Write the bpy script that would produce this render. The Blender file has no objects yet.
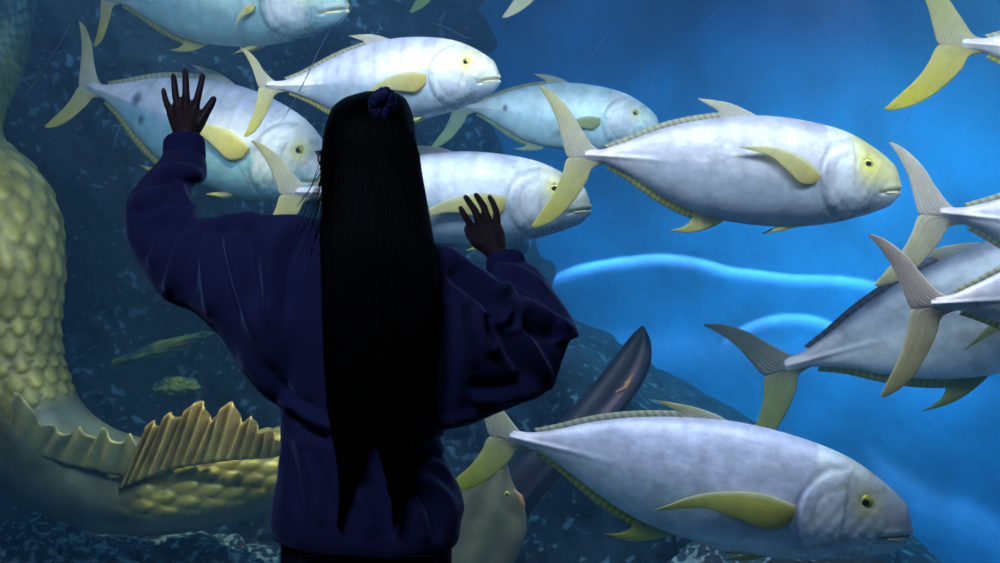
import bpy, bmesh, math, random
import numpy as np
from mathutils import Vector, Matrix, noise, Quaternion
random.seed(7); rng = np.random.default_rng(7)
C = bpy.context.scene.collection
PI = math.pi
FPX, CZ = 1050.0, 1.15
def P(px, py, Y):
    return Vector(((px-500)/FPX*Y, Y, CZ-(py-281.5)/FPX*Y))
def lerp(a, b, t): return a+(b-a)*t

# ------------------------------------------------------------------ helpers
def link(name, me, mat=None, parent=None, smooth=True):
    if mat:
        me.materials.append(mat)
    if smooth:
        me.polygons.foreach_set('use_smooth', [True]*len(me.polygons))
    o = bpy.data.objects.new(name, me); C.objects.link(o)
    if parent: o.parent = parent
    return o
def tag(o, label=None, cat=None, group=None, kind=None):
    if label: o['label'] = label
    if cat: o['category'] = cat
    if group: o['group'] = group
    if kind: o['kind'] = kind
    return o
def empty(name, loc=(0, 0, 0), mat3=None):
    o = bpy.data.objects.new(name, None); C.objects.link(o)
    o.empty_display_size = .05
    M = (mat3.to_4x4() if mat3 else Matrix.Identity(4)); M.translation = Vector(loc)
    o.matrix_world = M
    return o
class MB:
    def __init__(s): s.v = []; s.f = []; s.c = []
    def add(s, V, F, col=None):
        n = len(s.v)
        s.v += [tuple(p) for p in V]; s.f += [tuple(i+n for i in f) for f in F]
        if col is None: s.c += [(1, 1, 1)]*len(V)
        elif len(col) == 3 and not hasattr(col[0], '__len__'): s.c += [tuple(col)]*len(V)
        else: s.c += [tuple(c) for c in col]
    def mesh(s, name, colors=False):
        me = bpy.data.meshes.new(name); me.from_pydata(s.v, [], s.f); me.update()
        if colors:
            a = me.color_attributes.new('col', 'FLOAT_COLOR', 'POINT')
            arr = np.ones((len(s.v), 4), 'f'); arr[:, :3] = np.array(s.c, 'f')
            a.data.foreach_set('color', arr.ravel())
        return me
    def grid(s, G, closed=False, caps=False, col=None):
        """G: list of rows of points; closed: each row is a ring"""
        nr, nc = len(G), len(G[0])
        V = [p for r in G for p in r]; F = []
        for i in range(nr-1):
            for j in range(nc if closed else nc-1):
                k = (j+1) % nc
                F.append((i*nc+j, i*nc+k, (i+1)*nc+k, (i+1)*nc+j))
        cc = None
        if col is not None and hasattr(col[0], '__len__'): cc = list(col)
        elif col is not None: cc = [tuple(col)]*len(V)
        if caps:
            for r, flip in ((0, True), (nr-1, False)):
                c = sum((Vector(p) for p in G[r]), Vector())/nc
                V.append(c)
                if cc: cc.append(cc[r*nc])
                for j in range(nc):
                    k = (j+1) % nc
                    f = (r*nc+j, r*nc+k, len(V)-1)
                    F.append(f if not flip else f[::-1])
        s.add(V, F, cc)
    def ring(s, c, a, b, n=20):
        return [c + a*math.cos(2*PI*i/n) + b*math.sin(2*PI*i/n) for i in range(n)]
    def tube(s, pts, rad, n=12, flat=1.0, flatdir=None, round_ends=True, col=None):
        """tapered tube; flat scales the radius along flatdir"""
        pts = [Vector(p) for p in pts]; rad = list(rad)
        if round_ends:
            d0 = (pts[0]-pts[1]).normalized(); d1 = (pts[-1]-pts[-2]).normalized()
            r0, r1 = rad[0], rad[-1]
            pts = [pts[0]+d0*r0*.98, pts[0]+d0*r0*.75] + pts + [pts[-1]+d1*r1*.75, pts[-1]+d1*r1*.98]
            rad = [r0*.2, r0*.66] + rad + [r1*.66, r1*.2]
        up = Vector(flatdir) if flatdir else Vector((.13, -.9, .31))
        G = []
        for i, p in enumerate(pts):
            t = (pts[min(i+1, len(pts)-1)]-pts[max(i-1, 0)]).normalized()
            a = up - t*up.dot(t)
            if a.length < 1e-3: a = t.orthogonal()
            a.normalize(); b = t.cross(a)
            G.append(s.ring(p, a*rad[i]*flat, b*rad[i], n))
        s.grid(G, closed=True, caps=True, col=col)
    def box(s, c, d, col=None):
        c = Vector(c); x, y, z = d[0]/2, d[1]/2, d[2]/2
        V = [c+Vector((sx*x, sy*y, sz*z)) for sx in (-1, 1) for sy in (-1, 1) for sz in (-1, 1)]
        F = [(0, 1, 3, 2), (4, 6, 7, 5), (0, 4, 5, 1), (2, 3, 7, 6), (0, 2, 6, 4), (1, 5, 7, 3)]
        s.add(V, F, col)
    def ellipsoid(s, c, r, M=None, nu=24, nv=16, col=None):
        M = M or Matrix.Identity(3); G = []
        for i in range(nv+1):
            ph = PI*(i+.02)/(nv+.04)
            G.append([Vector(c)+M@Vector((r[0]*math.sin(ph)*math.cos(2*PI*j/nu), r[1]*math.sin(ph)*math.sin(2*PI*j/nu), r[2]*math.cos(ph))) for j in range(nu)])
        s.grid(G, closed=True, caps=True, col=col)
def catmull(pts, n):
    """resample a list of tuples smoothly"""
    A = np.array(pts, float); m = len(A); out = []
    T = np.linspace(0, m-1, n)
    for t in T:
        i = min(int(t), m-2); f = t-i
        p0, p1, p2, p3 = A[max(i-1, 0)], A[i], A[i+1], A[min(i+2, m-1)]
        out.append(.5*((2*p1)+(-p0+p2)*f+(2*p0-5*p1+4*p2-p3)*f*f+(-p0+3*p1-3*p2+p3)*f**3))
    return np.array(out)
def curve1(xs, ys):
    xs = np.array(xs, float); ys = np.array(ys, float)
    m = np.gradient(ys, xs)
    def f(x):
        x = np.clip(x, xs[0], xs[-1]); i = np.clip(np.searchsorted(xs, x)-1, 0, len(xs)-2)
        h = xs[i+1]-xs[i]; t = (x-xs[i])/h
        return (2*t**3-3*t**2+1)*ys[i]+(t**3-2*t**2+t)*h*m[i]+(-2*t**3+3*t**2)*ys[i+1]+(t**3-t**2)*h*m[i+1]
    return f
def remesh(mb, voxel, smooth_it=4, name='m'):
    me = mb.mesh(name); o = bpy.data.objects.new(name+'_tmp', me); C.objects.link(o)
    r = o.modifiers.new('r', 'REMESH'); r.mode = 'VOXEL'; r.voxel_size = voxel
    if smooth_it:
        s = o.modifiers.new('s', 'SMOOTH'); s.factor = .5; s.iterations = smooth_it
    dg = bpy.context.evaluated_depsgraph_get(); dg.update()
    m2 = bpy.data.meshes.new_from_object(o.evaluated_get(dg)); m2.name = name
    bpy.data.objects.remove(o); bpy.data.meshes.remove(me)
    return m2

# ------------------------------------------------------------------ materials
def nt(name):
    m = bpy.data.materials.new(name); m.use_nodes = True
    n = m.node_tree; b = n.nodes['Principled BSDF']
    return m, n, b
def N(n, t, **kw):
    x = n.nodes.new(t)
    for k, v in kw.items():
        if k in x.inputs: x.inputs[k].default_value = v
        else: setattr(x, k, v)
    return x
def plain(name, col, rough=.6, metal=0, bump=0, bscale=40, var=0, vscale=8, sheen=0, spec=.5, bdist=.01, alt=None):
    m, n, b = nt(name)
    b.inputs['Base Color'].default_value = (*col, 1); b.inputs['Roughness'].default_value = rough
    b.inputs['Metallic'].default_value = metal; b.inputs['Specular IOR Level'].default_value = spec
    if sheen: b.inputs['Sheen Tint'].default_value = (.45, .55, 1, 1); b.inputs['Sheen Weight'].default_value = sheen; b.inputs['Sheen Roughness'].default_value = .4
    tc = N(n, 'ShaderNodeTexCoord')
    if var or alt:
        x = N(n, 'ShaderNodeTexNoise', Scale=vscale, Detail=5.0)
        n.links.new(tc.outputs['Object'], x.inputs['Vector'])
        r = N(n, 'ShaderNodeValToRGB'); r.color_ramp.elements[0].position = .38; r.color_ramp.elements[1].position = .62
        a = alt or tuple(c*(1-var) for c in col)
        r.color_ramp.elements[0].color = (*a, 1); r.color_ramp.elements[1].color = (*col, 1)
        n.links.new(x.outputs['Fac'], r.inputs['Fac']); n.links.new(r.outputs['Color'], b.inputs['Base Color'])
    if bump:
        x = N(n, 'ShaderNodeTexNoise', Scale=bscale, Detail=6.0)
        n.links.new(tc.outputs['Object'], x.inputs['Vector'])
        bp = N(n, 'ShaderNodeBump', Strength=bump, Distance=bdist)
        n.links.new(x.outputs['Fac'], bp.inputs['Height']); n.links.new(bp.outputs['Normal'], b.inputs['Normal'])
    return m
def vcol(name, rough=.4, metal=0, bump=.2, bscale=60, spec=.5, var=.12, vscale=14, trans=0):
    """surface colour from the mesh's own colour attribute, mottled"""
    m, n, b = nt(name)
    at = N(n, 'ShaderNodeVertexColor', layer_name='col'); tc = N(n, 'ShaderNodeTexCoord')
    x = N(n, 'ShaderNodeTexNoise', Scale=vscale, Detail=6.0, Roughness=.65)
    n.links.new(tc.outputs['Object'], x.inputs['Vector'])
    mr = N(n, 'ShaderNodeMapRange'); mr.inputs['From Min'].default_value = .35; mr.inputs['From Max'].default_value = .65
    mr.inputs['To Min'].default_value = 1-var; mr.inputs['To Max'].default_value = 1+var*.4
    n.links.new(x.outputs['Fac'], mr.inputs['Value'])
    mx = N(n, 'ShaderNodeVectorMath', operation='SCALE')
    n.links.new(at.outputs['Color'], mx.inputs[0]); n.links.new(mr.outputs['Result'], mx.inputs['Scale'])
    n.links.new(mx.outputs['Vector'], b.inputs['Base Color'])
    b.inputs['Roughness'].default_value = rough; b.inputs['Metallic'].default_value = metal
    b.inputs['Specular IOR Level'].default_value = spec
    if bump:
        y = N(n, 'ShaderNodeTexNoise', Scale=bscale, Detail=4.0)
        n.links.new(tc.outputs['Object'], y.inputs['Vector'])
        bp = N(n, 'ShaderNodeBump', Strength=bump, Distance=.004)
        n.links.new(y.outputs['Fac'], bp.inputs['Height']); n.links.new(bp.outputs['Normal'], b.inputs['Normal'])
    if trans:
        b.inputs['Subsurface Weight'].default_value = 0
        out = n.nodes['Material Output']; t = N(n, 'ShaderNodeBsdfTranslucent'); ms = N(n, 'ShaderNodeMixShader'); ms.inputs[0].default_value = trans
        n.links.new(mx.outputs['Vector'], t.inputs['Color']); n.links.new(b.outputs[0], ms.inputs[1]); n.links.new(t.outputs[0], ms.inputs[2])
        n.links.new(ms.outputs[0], out.inputs['Surface'])
    return m
M_fish = vcol('silver_fish_skin', rough=.47, metal=.22, bump=.6, bscale=30, var=.26, vscale=13)
M_fin = vcol('fish_fin_membrane', rough=.5, bump=.1, var=.12, vscale=25, trans=.5)
M_iris = plain('fish_iris', (.75, .66, .12), .15, .3, var=.3, vscale=60)
M_pupil = plain('fish_pupil', (.005, .008, .012), .06)
M_skin = plain('skin', (.075, .042, .036), .5, bump=.1, bscale=200)
M_hair = plain('black_hair', (.003, .003, .003), .55, spec=.10, bump=.15, bscale=90)
M_sweat = plain('navy_fleece', (.034, .040, .16), .85, bump=.25, bscale=260, bdist=.002, sheen=.6, var=.12, vscale=12)
M_rib = plain('navy_ribbing', (.026, .030, .15), .85, bump=.2, bscale=300, bdist=.002, sheen=.2)
M_scr = plain('blue_scrunchie_cloth', (.02, .028, .13), .6, sheen=.4, bump=.2, bscale=80)
M_jeans = plain('dark_denim', (.012, .015, .03), .8, bump=.3, bscale=300, bdist=.002, var=.3, vscale=30)
M_black = plain('black_plastic', (.01, .01, .012), .3)
M_shoe = plain('grey_shoe_canvas', (.08, .08, .09), .7, bump=.2)
M_lens = plain('spectacle_lens', (.8, .85, .9), .05); M_lens.node_tree.nodes['Principled BSDF'].inputs['Transmission Weight'].default_value = 1

# ------------------------------------------------------------------ fish
t_top = curve1([0, .047, .12, .206, .30, .393, .538, .688, .78, .83, .88, .925, .962, .985, 1.0], [.030, .032, .058, .096, .128, .150, .170, .166, .152, .139, .118, .093, .068, .046, .010])
t_bot = curve1([0, .056, .137, .249, .33, .41, .56, .706, .79, .848, .94, .975, 1.0], [-.006, -.008, -.034, -.088, -.120, -.139, -.152, -.146, -.131, -.116, -.083, -.066, -.038])
t_wid = curve1([0, .03, .08, .15, .25, .4, .55, .7, .8, .88, .94, .975, 1.0], [.008, .014, .019, .026, .042, .066, .080, .082, .075, .063, .049, .036, .018])
lat = curve1([0, .2, .38, .46, .56, .66, .71, .73], [.012, .014, .022, .045, .085, .092, .078, .07])
def seg_d(t, h, a, b):
    ax, ay = a; bx, by = b
    dx, dy = bx-ax, by-ay
    u = np.clip(((t-ax)*dx+(h-ay)*dy)/(dx*dx+dy*dy), 0, 1)
    return np.hypot(t-ax-u*dx, h-ay-u*dy)
def mixc(a, b, k):
    k = np.clip(k, 0, 1)[..., None]
    return a*(1-k)+b*k
def sstep(a, b, x):
    t = np.clip((x-a)/(b-a), 0, 1); return t*t*(3-2*t)
def body_color(t, h, o):
    hh = np.where(h > .01, (h-.01)/(t_top(t)), (h-.01)/(-t_bot(t)))
    back = np.array(o.get('back', (.62, .62, .78))); flank = np.array(o.get('flank', (.78, .78, .90))); belly = np.array(o.get('belly', (.62, .74, .80)))
    c = mixc(np.broadcast_to(flank, t.shape+(3,)), back, sstep(.55, 1.0, hh))
    c = mixc(c, belly, sstep(.15, -.35, hh))
    bars = .5+.5*np.cos(t*2*PI/.078+.5*np.sin(h*22+t*9)+1.3*np.sin(t*23))
    k = sstep(-.1, .35, hh)*sstep(.12, .25, t)*(1-sstep(.70, .76, t))*o.get('bars', .16)*.62
    c = c*(1-(bars**3*k)[..., None])
    # scale rows
    sc = .5+.5*np.cos(t*2*PI/.010)*np.cos((h+.3*t)*2*PI/.012)
    c = c*(1-.05*sc[..., None]*(t < .78)[..., None])
    gl = sstep(.725, .75, t)*(1-sstep(.90, .96, t))
    mar = np.sin(t*130+5*np.sin(h*60))*np.sin(h*120+4*np.sin(t*70)); mar2 = np.sin(t*61-h*43+3*np.sin(h*40))
    c = c*(1-(.30*sstep(0, .5, mar)+.20*sstep(.1, .6, mar2))[..., None]*gl[..., None])
    flank_shade = sstep(.02, -.03, h-.03*np.sin(t*7))*sstep(.08, .2, t)
    c = c*(1-o.get('low', .24)*flank_shade[..., None]*np.array((1.15, 1.0, .72)))  # lower flank's shade and blue tint painted into the skin colour
    ll = np.exp(-((h-lat(t))/.0022)**2)*(t < .722)
    c = mixc(c, np.array((.88, .88, .92)), ll*.55)
    # silvery mottled cheek and yellow face
    yel = np.array(o.get('face', (.78, .76, .42))); ya = o.get('yellow', .5)
    c = mixc(c, np.array((.86, .88, .92)), sstep(.735, .76, t)*(1-sstep(.86, .9, t))*sstep(-.10, -.03, h)*.8)
    c = mixc(c, yel, sstep(.80, .88, t+h*.15)*sstep(-.06, .02, h)*ya)
    c = mixc(c, yel*np.array((1.0, .95, .38)), np.exp(-((np.hypot(t-.880, h-.045))/.032)**2)*min(1, ya*2.0+.2))
    c = mixc(c, np.array((.85, .78, .40)), np.exp(-(seg_d(t, h, (.995, -.012), (.93, -.028))/.008)**2)*ya)
    c = mixc(c, np.array((.62, .50, .50)), sstep(.22, .04, t)*.55)
    c = mixc(c, np.array((.20, .18, .12)), np.exp(-(seg_d(t, h, (1.01, -.017), (.920, -.036))/.0034)**2)*.85)
    g = np.hypot((t-.824), (h+.004)*.86)
    c = c*(1-.22*(np.exp(-((g-.102)/.0045)**2)*(t < .83))[..., None])
    c = c*(1-.14*(np.exp(-((g-.062)/.0055)**2)*(t < .83))[..., None])
    for (st, sh, sr) in o.get('spots', ()):
        c = mixc(c, np.array((.06, .09, .14)), np.exp(-(np.hypot(t-st, (h-sh)*.8)/sr)**4)*.9)
    return np.clip(c, 0, 1)
class Fish:
    def __init__(s, o):
        s.o = o
        S = P(o['snout'][0], o['snout'][1], o['snout'][2]*1.18); T = P(o['tail'][0], o['tail'][1], o['tail'][2]*1.18)
        s.L = (S-T).length; X = (S-T).normalized()
        Z = Vector((0, 0, 1)); Z = (Z-X*X.dot(Z)).normalized(); Y = Z.cross(X)
        r = math.radians(o.get('roll', 0)); Z2 = Z*math.cos(r)+Y*math.sin(r); Y2 = Z2.cross(X)
        s.M = Matrix((X, Y2, Z2)).transposed(); s.c = (S+T)/2
        s.ds = o.get('deep', 1.0); s.b = o.get('bend', 0); s.tb = o.get('tail_swing', 0)
    def w(s, t, y, z):
        """profile coordinates to object space"""
        yy = y + s.b*((t-.6)**2-.05) + s.tb*max(0, .25-t)**2*4
        return Vector(((t-.5)*s.L, yy*s.L, z*s.ds*s.L))
    def top(s, t): return float(t_top(t))
    def bot(s, t): return float(t_bot(t))
    def fin(s, name, A, B, thick, root, parent, y0=0.0, col0=(.8, .8, .6), col1=(.8, .75, .2), ns=22, ncx=18, rays=9, yfun=None, mbs=None, edge=None):
        A = catmull(A, ns); B = catmull(B, ns)
        mb = mbs or MB(); Gr, cols = [], []
        front, back = [], []
        for side in (1, -1):
            rows = []
            for i in range(ns):
                u = i/(ns-1); row = []
                for j in range(ncx):
                    c = j/(ncx-1); p = A[i]*(1-c)+B[i]*c
                    th = thick*(math.sin(PI*min(max(c, .0), 1))**.5)*(1-.75*u)+.0002
                    cor = thick*.12*math.sin(c*2*PI*rays)*(1-u*.5)*min(1, 4*c*(1-c)*2)
                    y = y0 + (yfun(u, c) if yfun else 0)+side*th*.5+cor
                    row.append(s.w(p[0], y, p[1]))
                rows.append(row)
            (front if side == 1 else back).extend(rows)
        G = [front[i]+back[i][::-1] for i in range(ns)]
        for i in range(ns):
            u = i/(ns-1)
            r = []
            for j in range(ncx):
                c = j/(ncx-1); k = min(1, u*1.3)
                cc = [lerp(col0[q], col1[q], k)*(1-.13*(.5+.5*math.cos(c*2*PI*rays))) for q in range(3)]
                if edge and c < .12: cc = [lerp(cc[q], edge[q], .7) for q in range(3)]
                r.append(cc)
            cols += r+r[::-1]
        mb.grid(G, closed=True, caps=True, col=cols)
        if mbs is None:
            return link(name, mb.mesh(name, True), M_fin, root)
def make_fish(o):
    f = Fish(o); root = empty('trevally', f.c, f.M)
    tag(root, o['label'], 'fish', 'silver and yellow fish swimming in the tank')
    # body
    NT, NR = 190, 80
    q = np.linspace(0, 1, NT); tt = .0+1.0*(q*.72+.28*np.sin(q*PI/2)); tt[-1] = 1.0
    th = np.linspace(0, 2*PI, NR, endpoint=False)
    T, H = np.meshgrid(tt, th, indexing='ij')
    top, bot, wd = t_top(T), t_bot(T), t_wid(T)
    zc = (top*.5+bot*.5); hh = (top-bot)/2
    Z = zc+hh*np.cos(H); sn = np.sin(H)
    prof = np.sign(sn)*np.abs(sn)**.92
    # lower flank a bit fuller than the keel of the back
    Y = wd*prof*(1-.10*np.cos(H))
    sgn = np.sign(sn)
    g = np.hypot((T-.824), (Z+.004)*.86)
    d = -.0045*np.exp(-((g-.102)/.006)**2)*(T < .83)+.0035*sstep(.107, .092, g)*(T < .83) - .0022*np.exp(-((g-.062)/.006)**2)*(T < .83)
    d += -.008*np.exp(-(seg_d(T, Z, (1.01, -.017), (.922, -.036))/.0045)**2)
    d += .0022*np.exp(-(seg_d(T, Z, (.99, -.008), (.94, -.020))/.006)**2)
    d += .0035*np.exp(-((Z-.012)/.006)**2)*(1-sstep(.10, .34, T))           # scutes on the tail root
    d -= .003*np.exp(-((np.hypot(T-.875, Z-.048))/.022)**2)
    n1 = np.sin(T*150+Z*60)*np.sin(Z*170-T*40)
    d += .0009*n1*sstep(.73, .77, T)*(1-sstep(.9, .95, T))
    Y = Y+sgn*d*np.abs(sn)**.5
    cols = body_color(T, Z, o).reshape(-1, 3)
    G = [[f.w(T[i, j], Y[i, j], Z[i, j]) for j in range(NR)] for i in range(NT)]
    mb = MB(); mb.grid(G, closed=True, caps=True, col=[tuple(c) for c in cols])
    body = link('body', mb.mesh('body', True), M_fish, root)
    yc = o.get('fin', (.80, .74, .16)); wc = o.get('pale', (.80, .76, .70))
    # lips
    mb = MB()
    for zz, r0, x1 in ((-.008, .0085, .0), (-.028, .0088, .0)):
        for sd in (-1, 1):
            pts = [f.w(1.0+x1, 0, zz), f.w(.992+x1, sd*.010, zz-.001), f.w(.972, sd*(float(t_wid(.972))*.86), zz-.003), f.w(.945, sd*(float(t_wid(.945))*.93), zz-.006)]
            pts = [Vector(p) for p in catmull(pts, 10)]
            mb.tube(pts, np.linspace(r0, r0*.35, 10)*f.L, 8)
    link('lips', mb.mesh('lips', True), M_lip, root)
    # eyes
    for sd in (-1, 1):
        te, ze = .876, .046
        zc1 = (t_top(te)+t_bot(te))/2; h1 = (t_top(te)-t_bot(te))/2
        ye = float(t_wid(te))*(max(0, 1-((ze-zc1)/h1)**2)**.46)*(1-.1*(ze-zc1)/h1)-.0095
        ce = f.w(te, sd*ye, ze)
        r = .0185*f.L; mb = MB(); mb.ellipsoid((0, 0, 0), (r, r*.62, r), nu=28)
        e = link('eye', mb.mesh('eye'), M_iris, root); e.location = ce
        mb = MB(); mb.ellipsoid((0, sd*r*.31, 0), (r*.60, r*.38, r*.60))
        link('pupil', mb.mesh('pupil'), M_pupil, e)
    # caudal fin, two lobes
    us, ls = o.get('up_lobe', 1.0), o.get('low_lobe', 1.0)
    sw = o.get('sweep', 1.0)
    mb = MB()
    def lobe(A, k): return [(x if x > 0 else x*sw, z*k) for x, z in A]
    A = lobe([(.075, .030), (.031, .036), (-.013, .083), (-.058, .139), (-.110, .180), (-.150, .196)], us)
    B = lobe([(-.020, -.004), (-.053, .004), (-.072, .050), (-.095, .108), (-.126, .158), (-.157, .194)], us)
    f.fin('caudal', A, B, .016, root, None, col0=wc, col1=o.get('up_col', tuple(lerp(a, b, .55) for a, b in zip(wc, yc))), ns=32, ncx=24, mbs=mb, rays=9)
    A = lobe([(.075, -.008), (.030, -.022), (.010, -.066), (-.038, -.135), (-.088, -.178), (-.137, -.199)], ls)
    B = lobe([(-.020, .006), (-.053, -.004), (-.066, -.050), (-.086, -.098), (-.115, -.143), (-.151, -.196)], ls)
    f.fin('caudal', A, B, .016, root, None, col0=tuple(lerp(a, b, .35) for a, b in zip(wc, yc)), col1=yc, ns=32, ncx=24, mbs=mb, rays=9)
    link('caudal_fin', mb.mesh('caudal_fin', True), M_fin, root)
    # dorsal fin: swept lobe and low ridge
    dl = o.get('dorsal', 1.0)
    mb = MB(); tp = f.top
    A = [(.560, tp(.56)-.012), (.505, tp(.505)+.010*dl), (.450, tp(.45)+.026*dl), (.395, tp(.395)+.036*dl), (.345, tp(.345)+.044*dl)]
    B = [(.415, tp(.415)-.010), (.418, tp(.418)+.004), (.408, tp(.408)+.015*dl), (.380, tp(.38)+.027*dl), (.343, tp(.343)+.044*dl)]
    f.fin('d', A, B, .010, root, None, col0=wc, col1=o.get('dcol', (.82, .80, .58)), mbs=mb, rays=6)
    ts = np.linspace(.46, .075, 40)
    A = [(t, tp(t)-.008) for t in ts]; B = [(t-.016, tp(t)+.013*(.45+.55*sstep(.05, .3, t))) for i, t in enumerate(ts)]
    A2 = catmull(A, 60); B2 = catmull(B, 60)
    def strip(mb, A, B, th, c0, c1):
        G, cl = [], []
        for i in range(len(A)):
            row = []
            for k, (side, v) in enumerate(((1, 0), (1, .5), (1, 1), (-1, 1), (-1, .5), (-1, 0))):
                p = A[i]*(1-v)+B[i]*v
                row.append(f.w(p[0], side*th*(1-.7*v)*.5, p[1]))
                sh = .62 if i % 3 == 0 else 1
                cl.append([lerp(c0[q], c1[q], v)*sh for q in range(3)])
            G.append(row)
        mb.grid(G, closed=True, caps=True, col=cl)
    strip(mb, A2, B2, .004, o.get('ridge', (.55, .56, .42)), o.get('ridge', (.66, .66, .44)))
    link('dorsal_fin', mb.mesh('dorsal_fin', True), M_fin, root)
    # anal fin
    mb = MB(); bt = f.bot; al = o.get('anal', 1.0)
    A = [(.475, bt(.475)+.012), (.430, bt(.43)-.014*al), (.385, bt(.385)-.034*al), (.335, bt(.335)-.050*al), (.285, bt(.285)-.062*al)]
    B = [(.360, bt(.36)+.012), (.352, bt(.352)-.008*al), (.345, bt(.345)-.024*al), (.322, bt(.322)-.042*al), (.283, bt(.283)-.062*al)]
    f.fin('a', A, B, .010, root, None, col0=tuple(lerp(a, b, .5) for a, b in zip(wc, yc)), col1=yc, mbs=mb, rays=6)
    ts = np.linspace(.40, .085, 40)
    A2 = catmull([(t, bt(t)+.008) for t in ts], 60); B2 = catmull([(t-.012, bt(t)-.019*(.4+.6*sstep(.05, .3, t))) for t in ts], 60)
    strip(mb, A2, B2, .004, yc, tuple(lerp(a, .6, .2) for a in yc))
    link('anal_fin', mb.mesh('anal_fin', True), M_fin, root)
    # pectoral fins
    pa = math.radians(o.get('pect', 0)); po = o.get('pout', .16); pl = o.get('plen', 1.0)
    Al = [(.012, .016), (-.06, .034), (-.14, .030), (-.23, .004), (-.315, -.048)]
    Bl = [(.006, -.026), (-.045, -.052), (-.115, -.036), (-.20, -.022), (-.317, -.050)]
    def tr(p):
        x, y = p[0]*pl, p[1]*pl
        return (.706+x*math.cos(pa)-y*math.sin(pa), -.008+x*math.sin(pa)+y*math.cos(pa))
    for sd in (-1, 1):
        yb = float(t_wid(.738))*.98
        A0 = catmull([tr(p) for p in Al], 28); B0 = catmull([tr(p) for p in Bl], 28)
        def clear(u, c):
            k = min(27, int(u*27)); q = A0[k]*(1-c)+B0[k]*c
            t_, z_ = q; zc_ = (t_top(t_)+t_bot(t_))/2; h_ = (t_top(t_)-t_bot(t_))/2; e_ = (z_-zc_)/h_
            return float(t_wid(t_))*max(0, 1-e_*e_)**.46*(1-.1*e_)
        f.fin('pectoral_fin', [tr(p) for p in Al], [tr(p) for p in Bl], .009, root, None, y0=0,
              yfun=lambda u, c: sd*(clear(u, c)+.003+min(1, u*4)*.006+u*po*.10), col0=o.get('pc0', (.86, .74, .20)), col1=o.get('pc1', (.84, .80, .42)), ns=28, rays=9, edge=(.85, .82, .6))
    # pelvic fins
    for sd in (-1, 1):
        b6 = bt(.69); A = [(.70, b6+.012), (.66, b6-.010), (.62, b6-.020), (.585, b6-.026)]; B = [(.655, b6+.012), (.64, b6+.0), (.615, b6-.010), (.583, b6-.026)]
        f.fin('pelvic_fin', A, B, .006, root, None, y0=sd*.020, yfun=lambda u, c: sd*.012*u, col0=(.75, .75, .5), col1=yc, ns=12, ncx=10, rays=4)
    return root
M_lip = plain('fish_lip', (.80, .74, .48), .4, var=.2, vscale=20, bump=.1)
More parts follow.
